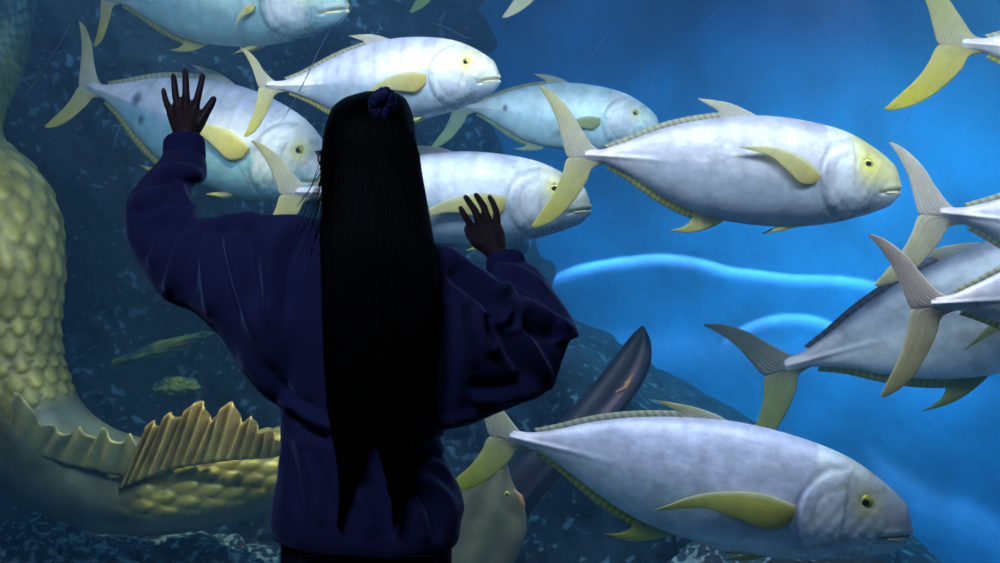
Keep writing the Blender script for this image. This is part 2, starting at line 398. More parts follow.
FISH = [
 dict(label='silver fish with bluish belly cut by the top edge, above the raised hand', tail=(100, 1, 3.45), snout=(345, 3, 3.15), deep=0.98, roll=-14, yellow=.25, pect=40, plen=0.32, belly=(.42, .68, .72), flank=(.50, .68, .74), bars=.05, bend=.12, up_lobe=0.6, low_lobe=0.85, anal=1.1, sweep=0.6),
 dict(label='silver fish with two dark spots near its tail, swimming behind the raised left hand', tail=(94, 92, 3.65), snout=(334, 180, 3.35), deep=1.1, yellow=0.4, face=(.75, .76, .60), spots=((.215, .025, .020), (.262, -.030, .014)), belly=(.40, .70, .76), pect=-6, plen=.9, bend=-.1, up_lobe=1.0, low_lobe=0.8, bars=.24, roll=4, sweep=0.75),
 dict(label='silver fish with yellow fins swimming directly above the head of the girl', tail=(277, 92, 3.12), snout=(498, 74, 2.95), deep=1.08, yellow=0.6, bars=.22, pect=6, plen=.95, bend=.10, tail_swing=-.5, up_lobe=0.78, low_lobe=1.0, dorsal=1.4, sweep=0.5),
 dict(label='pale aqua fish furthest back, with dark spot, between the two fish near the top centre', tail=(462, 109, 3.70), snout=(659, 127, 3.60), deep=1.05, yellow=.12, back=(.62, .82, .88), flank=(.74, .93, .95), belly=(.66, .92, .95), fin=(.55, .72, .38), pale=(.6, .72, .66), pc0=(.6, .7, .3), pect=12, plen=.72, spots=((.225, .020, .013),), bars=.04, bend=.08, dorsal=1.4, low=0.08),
 dict(label='silver fish partly hidden by the long hair, its head above the right hand', tail=(297, 196, 3.12), snout=(590, 204, 3.10), deep=.98, yellow=.5, bars=.14, pect=6, bend=-.06, up_lobe=.95, low_lobe=.9, back=(.60, .64, .76), flank=(.74, .77, .86)),
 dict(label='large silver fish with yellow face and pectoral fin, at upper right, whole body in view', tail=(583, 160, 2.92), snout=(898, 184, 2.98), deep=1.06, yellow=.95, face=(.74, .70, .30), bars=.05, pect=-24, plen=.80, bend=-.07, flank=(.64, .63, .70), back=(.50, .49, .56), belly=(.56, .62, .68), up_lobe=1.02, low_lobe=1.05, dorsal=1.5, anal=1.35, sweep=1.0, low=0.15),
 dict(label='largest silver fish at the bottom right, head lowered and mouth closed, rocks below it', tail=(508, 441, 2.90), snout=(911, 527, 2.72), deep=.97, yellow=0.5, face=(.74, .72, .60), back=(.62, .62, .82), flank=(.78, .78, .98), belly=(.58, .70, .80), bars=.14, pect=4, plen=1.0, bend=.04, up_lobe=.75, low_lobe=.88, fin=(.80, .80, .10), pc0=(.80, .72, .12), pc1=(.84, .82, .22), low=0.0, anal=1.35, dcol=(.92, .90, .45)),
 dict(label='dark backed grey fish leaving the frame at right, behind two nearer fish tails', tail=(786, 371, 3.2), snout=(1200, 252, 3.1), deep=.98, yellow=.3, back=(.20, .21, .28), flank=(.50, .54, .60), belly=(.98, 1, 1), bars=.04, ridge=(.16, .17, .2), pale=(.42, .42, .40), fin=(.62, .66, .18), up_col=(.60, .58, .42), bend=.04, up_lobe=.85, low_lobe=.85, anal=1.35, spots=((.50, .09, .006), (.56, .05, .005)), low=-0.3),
 dict(label='fish with pinkish forked tail at right edge, in front of the dark grey fish', tail=(928, 308, 2.56), snout=(1330, 285, 2.50), deep=.95, yellow=.3, pale=(.95, .82, .74), up_col=(.95, .80, .68), fin=(.90, .80, .42), bars=.05, bend=-.05, up_lobe=1.08, low_lobe=1.18, sweep=0.95),
 dict(label='fish seen only by its forked tail just right of the yellow faced fish', tail=(940, 217, 2.82), snout=(1330, 268, 2.90), deep=.92, yellow=.3, pale=(.95, .85, .78), up_col=(.95, .88, .72), fin=(.90, .84, .5), bars=.05, bend=.03, up_lobe=.92, low_lobe=1.00, sweep=0.9),
 dict(label='fish seen only by its bright yellow tail at the top right corner', tail=(962, 46, 2.95), snout=(1340, 92, 2.80), deep=.95, yellow=.3, pale=(.62, .58, .40), up_col=(.55, .55, .12), fin=(.86, .76, .05), bars=.05, bend=.05, up_lobe=1.15, low_lobe=1.10, sweep=1.2),
 dict(label='fish above the frame of which only a small green tail tip shows, top centre', tail=(446, -44, 3.5), snout=(690, -60, 3.3), deep=1.0, yellow=.3, fin=(.34, .50, .20), bars=.05, low_lobe=1.15, sweep=1.05),
 dict(label='fish above the frame of which only a cream tail tip shows, right of top centre', tail=(548, -42, 3.2), snout=(830, -70, 3.0), deep=1.0, yellow=.3, fin=(.80, .80, .55), bars=.05, low_lobe=1.05, sweep=1.2),
]
for o in FISH: make_fish(o)

# ------------------------------------------------------------------ dark ray with a pointed snout
def make_ray():
    root = empty('guitarfish', P(570, 430, 4.0))
    tag(root, 'dark brown long snouted ray rising diagonally behind the elbow of the girl, mostly hidden', 'fish')
    cw = root.location
    # outline: left edge and right edge along the body, picture coordinates at 4 m
    Ls = [(641, 326), (630, 337), (612, 360), (590, 388), (556, 425), (525, 452), (503, 478), (480, 512), (462, 560), (452, 620)]
    Rs = [(644, 326), (651, 343), (650, 366), (637, 392), (610, 425), (580, 455), (552, 486), (531, 512), (505, 560), (486, 620)]
    A = catmull([tuple(P(*p, 4.0)-cw) for p in Ls], 90); B = catmull([tuple(P(*p, 4.0)-cw) for p in Rs], 90)
    G, cols = [], []
    for i in range(90):
        u = i/89; c = (A[i]+B[i])/2; h = (B[i]-A[i])/2; w = np.linalg.norm(h)
        dep = w*.55+.012; row = []
        for j in range(48):
            a = 2*PI*j/48; ca = math.cos(a); sa = math.sin(a)
            bulge = 1
            if sa < 0:   # near side: ridge of the belly edge
                bulge = 1+.25*math.exp(-((ca-.35)/.18)**2)
            p = c+h*ca+np.array((0, dep*bulge*sa*abs(sa)**-.15 if sa else 0, 0))
            row.append(Vector(p))
            br = np.array((.030, .026, .042)); pk = np.array((.75, .45, .48))
            k = math.exp(-((ca-.45)/.28)**2)*(sstep(.08, .2, u))*(1-sstep(.4, .52, u))
            cols.append(br*(1-k*.6)+pk*k*.6)
        G.append(row)
    mb = MB(); mb.grid(G, closed=True, caps=True, col=[tuple(c) for c in cols])
    link('body', mb.mesh('body', True), M_ray, root)
    # broad olive fin behind the head
    mb = MB(); G, cols = [], []
    Lf = [(503, 455), (478, 462), (455, 480), (440, 505), (432, 540), (430, 580), (440, 625)]
    Rf = [(506, 458), (512, 480), (522, 500), (527, 525), (520, 550), (505, 580), (470, 625)]
    A = catmull([tuple(P(*p, 3.86)-cw) for p in Lf], 60); B = catmull([tuple(P(*p, 3.90)-cw) for p in Rf], 60)
    for i in range(60):
        row = []; u = i/59
        for j in range(56):
            a = 2*PI*j/56; ca = math.cos(a); sa = math.sin(a)
            c = (A[i]+B[i])/2+(B[i]-A[i])/2*ca
            row.append(Vector(c+np.array((0, .055*sa*math.sin(PI*min(.98, max(.03, u*.5+.03)))+.006*math.sin(ca*9+u*6), 0))))
            k = .5+.5*noise.noise(Vector((ca*2, u*4, 1)))
            cols.append((lerp(.16, .26, k), lerp(.14, .24, k), lerp(.09, .13, k)))
        G.append(row)
    mb.grid(G, closed=True, caps=True, col=cols)
    link('pectoral_fin', mb.mesh('pectoral_fin', True), M_ray, root)
    for (px, py, Y, r, mt) in ((507, 494, 3.84, .011, M_iris), (628, 384, 3.90, .013, M_iris)):
        mb = MB(); mb.ellipsoid(P(px, py, Y)-cw, (r, r*.6, r)); e = link('eye', mb.mesh('eye'), mt, root)
        mb = MB(); mb.ellipsoid(P(px, py, Y)-cw-Vector((0, r*.4, 0)), (r*.45, r*.35, r*.45)); link('pupil', mb.mesh('pupil'), M_pupil, e)
    mb = MB(); pts = [P(514, 490, 3.86)-cw, P(520, 496, 3.85)-cw, P(523, 505, 3.85)-cw, P(521, 513, 3.86)-cw]
    mb.tube(pts, (.004, .009, .009, .004), 10); link('gill_flap', mb.mesh('gill_flap'), M_gill, root)
    mb = MB(); pts = [P(632, 376, 3.88)-cw, P(626, 388, 3.87)-cw, P(617, 392, 3.87)-cw]
    mb.tube(pts, (.006, .010, .006), 10); link('mouth', mb.mesh('mouth'), M_gill, root)
M_ray = vcol('ray_skin', rough=.45, bump=.35, bscale=30, var=.3, vscale=9)
M_gill = plain('orange_pink_gill', (.62, .30, .16), .4, var=.4, vscale=30)
make_ray()

# ------------------------------------------------------------------ golden serpent sculpture
def serpent():
    root = empty('serpent_sculpture', P(60, 430, 4.3))
    tag(root, 'golden green scaled sea serpent sculpture curling along the left side of the tank', 'sculpture')
    cw = root.location
    path = [(0, -120, 5.5, 44), (-10, -20, 5.5, 42), (-22, 50, 5.3, 42), (-50, 110, 4.7, 46), (-48, 165, 4.5, 52), (-10, 215, 4.35, 60), (2, 270, 4.25, 56), (4, 330, 4.22, 50), (10, 385, 4.2, 52), (32, 435, 4.2, 54), (78, 470, 4.2, 50), (140, 487, 4.2, 46), (205, 484, 4.22, 42), (270, 470, 4.28, 38), (335, 450, 4.35, 30), (385, 420, 4.45, 20), (410, 385, 4.5, 10), (420, 360, 4.5, 3)]
    PT = catmull([tuple(P(a, b, c)-cw)+(d/FPX*c,) for a, b, c, d in path], 420)
    seg = np.linalg.norm(np.diff(PT[:, :3], axis=0), axis=1); U = np.concatenate([[0], np.cumsum(seg)])
    nr = 120; G, cols = [], []
    su, sv = .076, 2*PI/18
    for i in range(len(PT)):
        p = Vector(PT[i, :3]); t = Vector(PT[min(i+1, len(PT)-1), :3]-PT[max(i-1, 0), :3]).normalized()
        a = Vector((0, -1, 0)); a = (a-t*a.dot(t)).normalized(); b = t.cross(a); r = PT[i, 3]; row = []
        taper = min(1, r/.12)
        smooth_zone = (sstep(1.55, 1.75, U[i])*(1-sstep(2.05, 2.2, U[i])))
        for j in range(nr):
            th = 2*PI*j/nr
            best = 0
            for k in (2, 1, 0):
                ru = math.floor(U[i]/su)-k; off = .5 if ru % 2 else 0
                rv = math.floor(th/sv-off+.5); dv = th/sv-off-rv; du = U[i]/su-ru
                tip = 1.75-3.6*dv*dv*abs(dv)**.3
                if du < tip:
                    best = .25+.75*du/1.75-.5*abs(dv); best -= .5*max(0, 1-(tip-du)/.12); break
            best = max(0, best); rad_ = a*math.cos(th)+b*math.sin(th); idx = i/419*17
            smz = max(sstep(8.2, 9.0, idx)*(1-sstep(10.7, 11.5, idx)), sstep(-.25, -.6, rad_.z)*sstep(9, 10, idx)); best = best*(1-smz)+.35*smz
            h = best*.021*taper
            row.append(p+(a*math.cos(th)+b*math.sin(th))*(r+h))
            k = min(1, best/.8)
            nn = .5+.5*noise.noise(Vector((U[i]*5, th*1.5, 2)))
            g = .55+.45*nn
            dim_grey = max(1-sstep(.7, 1.5, U[i]), smz*.75); cols.append((lerp(.12, .66, k)*g*(1-.72*dim_grey), lerp(.11, .54, k)*g*(1-.5*dim_grey), lerp(.06, .12, k)*g*(1+dim_grey*.8)))  # upper coil's dimness painted into the colour; smooth parts greyer
        G.append(row)
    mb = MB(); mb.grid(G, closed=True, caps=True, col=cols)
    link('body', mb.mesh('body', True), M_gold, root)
    # ruffled fan fin
    def ruff(name, base, top, n, amp, waves, Y0, c0, c1, lean=0):
        A = catmull([tuple(P(x, y, Y0)-cw) for x, y in base], n); B = catmull([tuple(P(x, y, Y0-.04)-cw) for x, y in top], n)
        G, cl = [], []
        nv = 14
        for i in range(n):
            u = i/(n-1); row = []
            for side in (-1, 1):
                rng_v = range(nv) if side == -1 else range(nv-1, -1, -1)
                for q in rng_v:
                    v = q/(nv-1); p = A[i]*(1-v)+B[i]*v
                    wv = math.sin(u*waves*2*PI+.6*math.sin(u*17))
                    row.append(Vector(p+np.array((0, amp*wv*(.25+.75*v)+side*.008*(1-.5*v), 0))))
                    k = .5-.5*wv; cl.append(tuple(lerp(c0[m], c1[m], min(1, k*.6+v*.4)) for m in range(3)))
            G.append(row)
        mb = MB(); mb.grid(G, closed=True, caps=True, col=cl)
        link(name, mb.mesh(name, True), M_gold, root)
    ruff('fan_fin', [(118, 490), (140, 480), (172, 470), (204, 464), (235, 460), (268, 458), (292, 454)],
         [(142, 436), (152, 421), (160, 426), (168, 413), (180, 417), (190, 406), (203, 402), (211, 420), (220, 410), (233, 402), (242, 422), (252, 416), (260, 432), (270, 430), (280, 440), (300, 440), (324, 444)], 420, .020, 17, 4.0, (.36, .27, .06), (.85, .60, .20))
    ruff('crest', [(8, 440), (30, 450), (60, 462), (95, 470), (130, 478)],
         [(14, 392), (24, 398), (34, 412), (40, 424), (52, 424), (58, 431), (70, 434), (80, 426), (86, 434), (98, 437), (104, 427), (110, 438), (122, 442), (130, 433), (137, 444)], 200, .010, 7, 4.0, (.22, .24, .10), (.55, .48, .20))
M_gold = vcol('weathered_gold_paint', rough=.42, metal=.15, bump=.5, bscale=18, var=.45, vscale=7)
serpent()

# ------------------------------------------------------------------ tank: rocks, back wall, floor
def speckled(name, base, alt, speck, sscale=30, thr=.62, bump=.6):
    m, n, b = nt(name); tc = N(n, 'ShaderNodeTexCoord')
    x = N(n, 'ShaderNodeTexNoise', Scale=2.2, Detail=6.0, Roughness=.6); y = N(n, 'ShaderNodeTexNoise', Scale=sscale, Detail=1.2, Roughness=.5)
    z = N(n, 'ShaderNodeTexNoise', Scale=3.5, Detail=2.0)
    for q in (x, y, z): n.links.new(tc.outputs['Object'], q.inputs['Vector'])
    r = N(n, 'ShaderNodeValToRGB'); r.color_ramp.elements[0].position = .4; r.color_ramp.elements[1].position = .65
    r.color_ramp.elements[0].color = (*alt, 1); r.color_ramp.elements[1].color = (*base, 1)
    n.links.new(x.outputs['Fac'], r.inputs['Fac'])
    ad = N(n, 'ShaderNodeMath', operation='MULTIPLY_ADD'); ad.inputs[1].default_value = .35
    n.links.new(z.outputs['Fac'], ad.inputs[0]); n.links.new(y.outputs['Fac'], ad.inputs[2])
    r2 = N(n, 'ShaderNodeValToRGB'); r2.color_ramp.elements[0].position = thr+.175; r2.color_ramp.elements[1].position = thr+.255
    r2.color_ramp.elements[0].color = (0, 0, 0, 1); r2.color_ramp.elements[1].color = (1, 1, 1, 1)
    n.links.new(ad.outputs[0], r2.inputs['Fac'])
    mx = N(n, 'ShaderNodeMixRGB'); mx.inputs['Color2'].default_value = (*speck, 1)
    n.links.new(r2.outputs['Color'], mx.inputs['Fac']); n.links.new(r.outputs['Color'], mx.inputs['Color1'])
    n.links.new(mx.outputs['Color'], b.inputs['Base Color']); b.inputs['Roughness'].default_value = .8
    bp = N(n, 'ShaderNodeBump', Strength=bump, Distance=.03); n.links.new(y.outputs['Fac'], bp.inputs['Height']); n.links.new(bp.outputs['Normal'], b.inputs['Normal'])
    return m
M_rock = speckled('reef_rock', (.018, .027, .040), (.006, .011, .020), (.13, .18, .22), 18, .61)
M_grav = speckled('pebbly_rock', (.05, .09, .10), (.015, .025, .045), (.24, .33, .35), 30, .52)
M_blue = plain('painted_blue_wall', (.020, .23, .52), .8, bump=.4, bscale=6, bdist=.05, var=.45, vscale=1.3)
M_sand = plain('pale_bounce_sand', (.50, .60, .66), .9, bump=.5, bscale=14, bdist=.03, var=.3, vscale=3)  # unseen floor made pale to bounce light up onto the fish
def structure(name, c, d, mat, kind='structure'):
    mb = MB(); mb.box(c, d); o = link(name, mb.mesh(name), mat, smooth=False); tag(o, kind=kind); return o
BW = 7.6
structure('wall_back', (0, BW+.1, 1.3), (16, .2, 5.4), M_blue)
structure('floor_tank', (0, 5.05, -1.35), (16, 5.2, .1), M_sand)
def fbm(x, y, z, o=5):
    return noise.fractal(Vector((x, y, z)), .9, 2.1, o)
# rock face: boundary of the rock in picture coordinates -> recedes past the back wall outside it
bound = curve1([-300, 0, 60, 130, 200, 262, 300, 332, 352, 385, 420, 500, 700, 1100], [462, 458, 466, 478, 505, 535, 560, 575, 612, 662, 712, 860, 1100, 1400])
def rock_face():
    nx, nz = 330, 230; G = []
    for i in range(nz):
        row = []
        py = lerp(-160, 900, i/(nz-1))
        for j in range(nx):
            px = lerp(-450, 1300, j/(nx-1))
            Yb = 6.0-1.3*max(0, min(1, (py-330)/260))+.35*math.sin(px*.006)
            base = P(px, py, Yb)
            n1 = fbm(base.x*.9, base.z*.9, 3.1); n2 = fbm(base.x*3.2, base.z*3.2, 7.7); n3 = 1-abs(fbm(base.x*1.7, base.z*2.4, 1.3))
            edge = px-float(bound(py))-14*noise.noise(Vector((px*.02, py*.03, 0)))*2
            y = Yb-.38*n1-.10*n2-.16*n3
            if edge > -80: y += .9*sstep(-80, 30, edge)+2.6*sstep(0, 60, edge)
            p = P(px, py, Yb); row.append(Vector((p.x, y, p.z)))
        G.append(row)
    mb = MB(); mb.grid(G)
    o = link('rock_face', mb.mesh('rock_face'), M_rock)
    s = o.modifiers.new('s', 'SOLIDIFY'); s.thickness = .12; s.offset = 1
    tag(o, 'dark speckled reef rock face filling the left half behind the fish', 'rock')
rock_face()
def boulder(px, py, Y, r, label, mat, sq=(1, 1, 1), seed=0, group=None):
    mb = MB(); G = []; n, m = 90, 60
    for i in range(m+1):
        ph = PI*(i+.05)/(m+.1); row = []
        for j in range(n):
            a = 2*PI*j/n; d = Vector((math.sin(ph)*math.cos(a), math.sin(ph)*math.sin(a), math.cos(ph)))
            k = 1+.30*fbm(d.x*1.3+seed, d.y*1.3, d.z*1.3, 3)+.10*fbm(d.x*4+seed, d.y*4, d.z*4, 4)+.05*noise.noise(d*11+Vector((seed, 0, 0)))
            row.append(Vector((d.x*sq[0], d.y*sq[1], d.z*sq[2]))*r*k)
        G.append(row)
    mb.grid(G, closed=True, caps=True)
    o = link('boulder', mb.mesh('boulder'), mat); o.location = P(px, py, Y)
    tag(o, label, 'rock', group); return o
boulder(715, 640, 3.9, .36, 'pale speckled boulder below the belly of the largest fish', M_grav, (1.0, .8, .9), 3.3)
boulder(830, 632, 3.8, .25, 'dark purple grey boulder at the bottom edge, right of the pale one', M_rock, (1.5, .9, 1.0), 8.1)
boulder(40, 580, 4.5, .36, 'pebbly rock under the serpent at the lower left corner', M_grav, (1.3, .8, .62), 1.1)
boulder(190, 588, 4.6, .36, 'pebbly rock under the serpent, just left of the girl', M_grav, (1.3, .8, .60), 5.7)
M_glow = plain('yellow_glow_colour', (.26, .30, .05), .8, bump=.5, bscale=30, alt=(.03, .07, .08), vscale=11)  # refracted light glow put into the colour of two added rock lumps
boulder(176, 386, 4.9, .075, 'small yellow green knob standing in for a light glow on the rock just above the serpent fan', M_glow, (1.3, 1, .62), 2.2)
boulder(160, 349, 5.05, .085, 'long thin ledge standing in for a light streak on the rock under the raised sleeve', M_glow, (2.6, 1, .40), 4.2).rotation_euler = (0, math.radians(-17), 0)
# water body: absorbs red, scatters a little blue
m, n, b = nt('tank_water_mist'); n.nodes.remove(b)
vs = N(n, 'ShaderNodeVolumeScatter', Density=.05, Anisotropy=.25); vs.inputs['Color'].default_value = (.25, .55, .9, 1)
va = N(n, 'ShaderNodeVolumeAbsorption', Density=.15); va.inputs['Color'].default_value = (.22, .72, .92, 1)
ad = N(n, 'ShaderNodeAddShader'); n.links.new(vs.outputs[0], ad.inputs[0]); n.links.new(va.outputs[0], ad.inputs[1]); n.links.new(ad.outputs[0], n.nodes['Material Output'].inputs['Volume'])
mb = MB(); mb.box((0, 5.045, .85), (15.9, 5.08, 4.3)); w = link('water', mb.mesh('water'), m, smooth=False)
tag(w, 'clear blue water filling the aquarium tank', 'water', kind='stuff')

# glass pane with scratches
m, n, b = nt('acrylic_pane'); n.nodes.remove(b)
tr = N(n, 'ShaderNodeBsdfTransparent'); tr.inputs[0].default_value = (.97, .985, 1, 1); gl = N(n, 'ShaderNodeBsdfGlossy'); gl.inputs['Roughness'].default_value = .02
fr = N(n, 'ShaderNodeFresnel', IOR=1.3); ms = N(n, 'ShaderNodeMixShader')
n.links.new(fr.outputs[0], ms.inputs[0]); n.links.new(tr.outputs[0], ms.inputs[1]); n.links.new(gl.outputs[0], ms.inputs[2]); n.links.new(ms.outputs[0], n.nodes['Material Output'].inputs['Surface'])
GY = 2.385
win = structure('window_1', (0, GY+.035, 1.2), (7.0, .07, 2.7), m)
M_scratch = plain('scratch', (.9, .93, 1.0), .4)
mb = MB()
def scratch(pts, r=.0005):
    P3 = [P(x, y, GY-.0006) for x, y in pts]
    c = catmull([tuple(p) for p in P3], 12); mb.tube([Vector(p) for p in c], r*np.sin(np.linspace(.25, PI-.25, 12)), 5, round_ends=False)
scratch([(331, 28), (318, 52), (305, 80), (290, 108), (281, 122)], .0011)
scratch([(432, 23), (446, 27), (462, 36), (472, 39)], .0006)
scratch([(644, 106), (650, 88), (657, 68)], .0005); scratch([(641, 62), (642, 96)], .0003)
scratch([(664, 108), (672, 88), (690, 68)], .0004); scratch([(608, 215), (614, 180), (620, 150)], .0004)
scratch([(232, 152), (246, 178), (258, 196)], .0006); scratch([(112, 152), (118, 132), (124, 118)], .0004)
scratch([(905, 60), (909, 30), (912, 0)], .0004); scratch([(903, 128), (912, 110), (920, 96)], .0004)
scratch([(22, 100), (50, 60), (70, 25)], .0003); scratch([(800, 38), (815, 27), (832, 15)], .0004)
scratch([(875, 78), (884, 62), (893, 50)], .0003); scratch([(700, 30), (712, 16), (722, 8)], .0003)
scratch([(540, 205), (549, 180), (552, 160)], .0003); scratch([(735, 108), (748, 92), (765, 78)], .0003)
scratch([(590, 60), (600, 44), (608, 32)], .0003); scratch([(858, 118), (872, 104), (884, 98)], .0003)
o = link('scratches', mb.mesh('scratches'), M_scratch, win); tag(o, kind='stuff')

# visitor hall shell
M_dark = plain('dark_hall_paint', (.02, .02, .025), .8, bump=.1)
M_floor = plain('dark_hall_floor', (.03, .03, .035), .4, bump=.1, bscale=8)
structure('floor', (0, 0, -.05), (7.0, 5.0, .1), M_floor)
structure('ceiling', (0, -.02, 2.85), (7.4, 5.0, .1), M_dark)
structure('wall_left', (-3.6, -.02, 1.3), (.2, 5.0, 3.2), M_dark)
structure('wall_right', (3.6, -.02, 1.3), (.2, 5.0, 3.2), M_dark)
structure('wall_rear', (0, -2.6, 1.3), (7.4, .2, 3.2), M_dark)
structure('wall_front', (0, GY+.045, 2.63), (16, .13, .68), M_dark)
structure('trim_1', (0, GY+.035, -.35), (16, .12, .5), M_dark)

# ------------------------------------------------------------------ girl
root = empty('person', (P(370, 300, 2.0).x, 2.0, 0))
tag(root, 'girl with long black hair in navy sweatshirt seen from behind, hands on the glass', 'person')
R0 = root.location.copy()
def PR(px, py, Y): return P(px, py, Y)-R0
K = 2.0/FPX
def sect_loft(mb, S, n=40, Y0=2.0, squ=.9):
    """S: (edge1 px, edge2 px, Y centre, half depth)"""
    G = []
    for (a, b_, Y, hd) in S:
        A = PR(a[0], a[1], Y); B = PR(b_[0], b_[1], Y); c = (A+B)/2; h = (A-B)/2
        row = []
        for j in range(n):
            t = 2*PI*j/n; ca, sa = math.cos(t), math.sin(t)
            row.append(c+h*(math.copysign(abs(ca)**squ, ca))+Vector((0, hd*math.copysign(abs(sa)**squ, sa), 0)))
        G.append(row)
    Gs = []
    arr = np.array([[tuple(p) for p in r] for r in G]).reshape(len(G), -1)
    sm = catmull(arr, len(G)*5)
    Gs = [[Vector(sm[i, 3*j:3*j+3]) for j in range(n)] for i in range(len(sm))]
    mb.grid(Gs, closed=True, caps=True)
# body (one skin): legs, torso, neck, head, arms, hands
mb = MB()
hipc = PR(366, 500, 2.02)
sh_l = PR(302, 250, 2.02); sh_r = PR(432, 268, 2.02)
el_l = PR(162, 248, 2.17); wr_l = PR(185, 143, 2.33)
el_r = PR(548, 352, 2.10); wr_r = PR(499, 258, 2.235)
sect_loft(mb, [((322, 232), (412, 238), 2.03, .05), ((298, 245), (436, 258), 2.02, .08), ((305, 300), (425, 305), 2.0, .085), ((315, 380), (420, 380), 2.0, .08), ((305, 450), (428, 450), 2.0, .08), ((300, 500), (436, 500), 2.01, .10), ((305, 560), (432, 560), 2.01, .10), ((320, 600), (418, 600), 2.01, .08)])
mb.tube([PR(368, 245, 2.03), PR(368, 222, 2.035), PR(367, 200, 2.04)], (.055, .047, .048), 20)
for s_, x in ((-1, 334), (1, 402)):
    hp = PR(x, 555, 2.02); kn = Vector((hp.x*1.02, .035, .43)); an = Vector((hp.x*1.05, .0, .085))
    mb.tube([hp, (hp+kn)/2+Vector((0, .01, 0)), kn, kn*.5+an*.5+Vector((0, -.02, 0)), an], (.082, .07, .052, .05, .034), 20)
    mb.tube([an+Vector((0, -.02, -.04)), an+Vector((0, .07, -.055)), an+Vector((0, .14, -.062))], (.035, .034, .022), 14)
mb.tube([sh_l+Vector((.02, 0, 0)), lerp(sh_l, el_l, .5), el_l, lerp(el_l, wr_l, .45), wr_l], (.050, .040, .030, .024, .0225), 18)
mb.tube([sh_r-Vector((.02, 0, 0)), lerp(sh_r, el_r, .5), el_r, lerp(el_r, wr_r, .45), wr_r], (.050, .040, .030, .024, .0225), 18)
# head, face turned a little to the left
hc = PR(369, 157, 2.045); FD = Vector((-.60, .80, 0)); SD = Vector((.80, .60, 0)); HM = Matrix((SD, FD, Vector((0, 0, 1)))).transposed()
def HP(x, y, z): return hc+HM@Vector((x, y, z))
mb.ellipsoid(HP(0, -.010, .018), (.072, .090, .090), HM, 32, 24)
mb.ellipsoid(HP(0, .030, -.030), (.056, .062, .078), HM, 28, 20)
mb.ellipsoid(HP(0, .062, -.090), (.022, .020, .018), HM)
mb.tube([HP(0, .092, .008), HP(0, .105, -.018), HP(0, .112, -.032)], (.008, .010, .013), 12)
mb.ellipsoid(HP(0, .090, -.062), (.022, .010, .006), HM); mb.ellipsoid(HP(0, .088, -.073), (.019, .010, .006), HM)
for s_ in (-1, 1):
    mb.ellipsoid(HP(s_*.072, -.004, -.010), (.007, .016, .028), HM)
    mb.ellipsoid(HP(s_*.030, .078, .014), (.022, .012, .006), HM)
# left hand (fingers spread on the pane)
GH = GY-.010
def palm(mb, pts):
    for a, b_, r in pts: mb.tube([a, lerp(a, b_, .5), b_], r, 14)
wl = wr_l
kn = [PR(170.5, 113, GH-.006), PR(178, 109, GH-.008), PR(186.5, 108, GH-.008), PR(195, 110, GH-.007)]
for k, r in zip(kn, (.0095, .0105, .0105, .0105)):
    q = lerp(wl, k, .30)+Vector((0, -.002, 0)); mb.tube([wl+Vector((0, .005, -.004)), q, lerp(wl, k, .7), k], (.017, .0155, .0125, r), 14)
def finger(mb, a, m1, m2, tip, r):
    mb.tube([a, m1, m2, tip], (r*1.06, r, r*.92, r*.78), 14)
finger(mb, kn[0], PR(167, 104, GH-.008), PR(165, 98, GH-.004), PR(163.5, 90, GH), .0075)
finger(mb, kn[1], PR(175.5, 95, GH-.009), PR(174.5, 85, GH-.004), PR(173.5, 76, GH), .0083)
finger(mb, kn[2], PR(186, 94, GH-.009), PR(185.7, 82, GH-.004), PR(185.3, 71, GH), .0087)
finger(mb, kn[3], PR(198, 96, GH-.009), PR(200.5, 86, GH-.004), PR(202.6, 76, GH), .0085)
mb.tube([PR(191, 134, GH-.018), PR(200, 122, GH-.012), PR(206.5, 111, GH-.006), PR(211, 104, GH-.001), PR(213.5, 99, GH)], (.0165, .0135, .0105, .0095, .0078), 14)
# right hand (fingers bent, tips on the pane)
wr = wr_r
kn = [PR(474.5, 233, 2.310), PR(481, 226, 2.318), PR(489, 223, 2.318), PR(498, 227, 2.314)]
for k, r in zip(kn, (.0105, .0108, .0108, .0100)):
    mb.tube([wr, lerp(wr, k, .35), lerp(wr, k, .72), k], (.018, .0185, .0155, r), 14)
finger(mb, kn[0], PR(467.5, 220, 2.335), PR(462.5, 212, 2.358), PR(460.5, 208, GH), .0080)
finger(mb, kn[1], PR(474.5, 210, 2.338), PR(468.5, 201, 2.358), PR(465.5, 197, GH), .0082)
finger(mb, kn[2], PR(484, 207, 2.338), PR(479, 199, 2.358), PR(476.0, 195, GH), .0082)
finger(mb, kn[3], PR(496.5, 212, 2.336), PR(492.5, 202, 2.358), PR(489.5, 197, GH), .0078)
mb.tube([PR(490, 248, 2.262), PR(477, 242, 2.290), PR(470, 234, 2.325), PR(468, 229, 2.355), PR(468, 227, GH)], (.018, .0145, .0115, .0098, .0080), 14)
body = link('body', remesh(mb, .0034, 2, 'body'), M_skin, root)
# eyes
for s_ in (-1, 1):
    mb = MB(); mb.ellipsoid(HP(s_*.030, .080, .004), (.012, .008, .008), HM); link('eye', mb.mesh('eye'), plain('eye_white', (.7, .7, .7), .2), root)
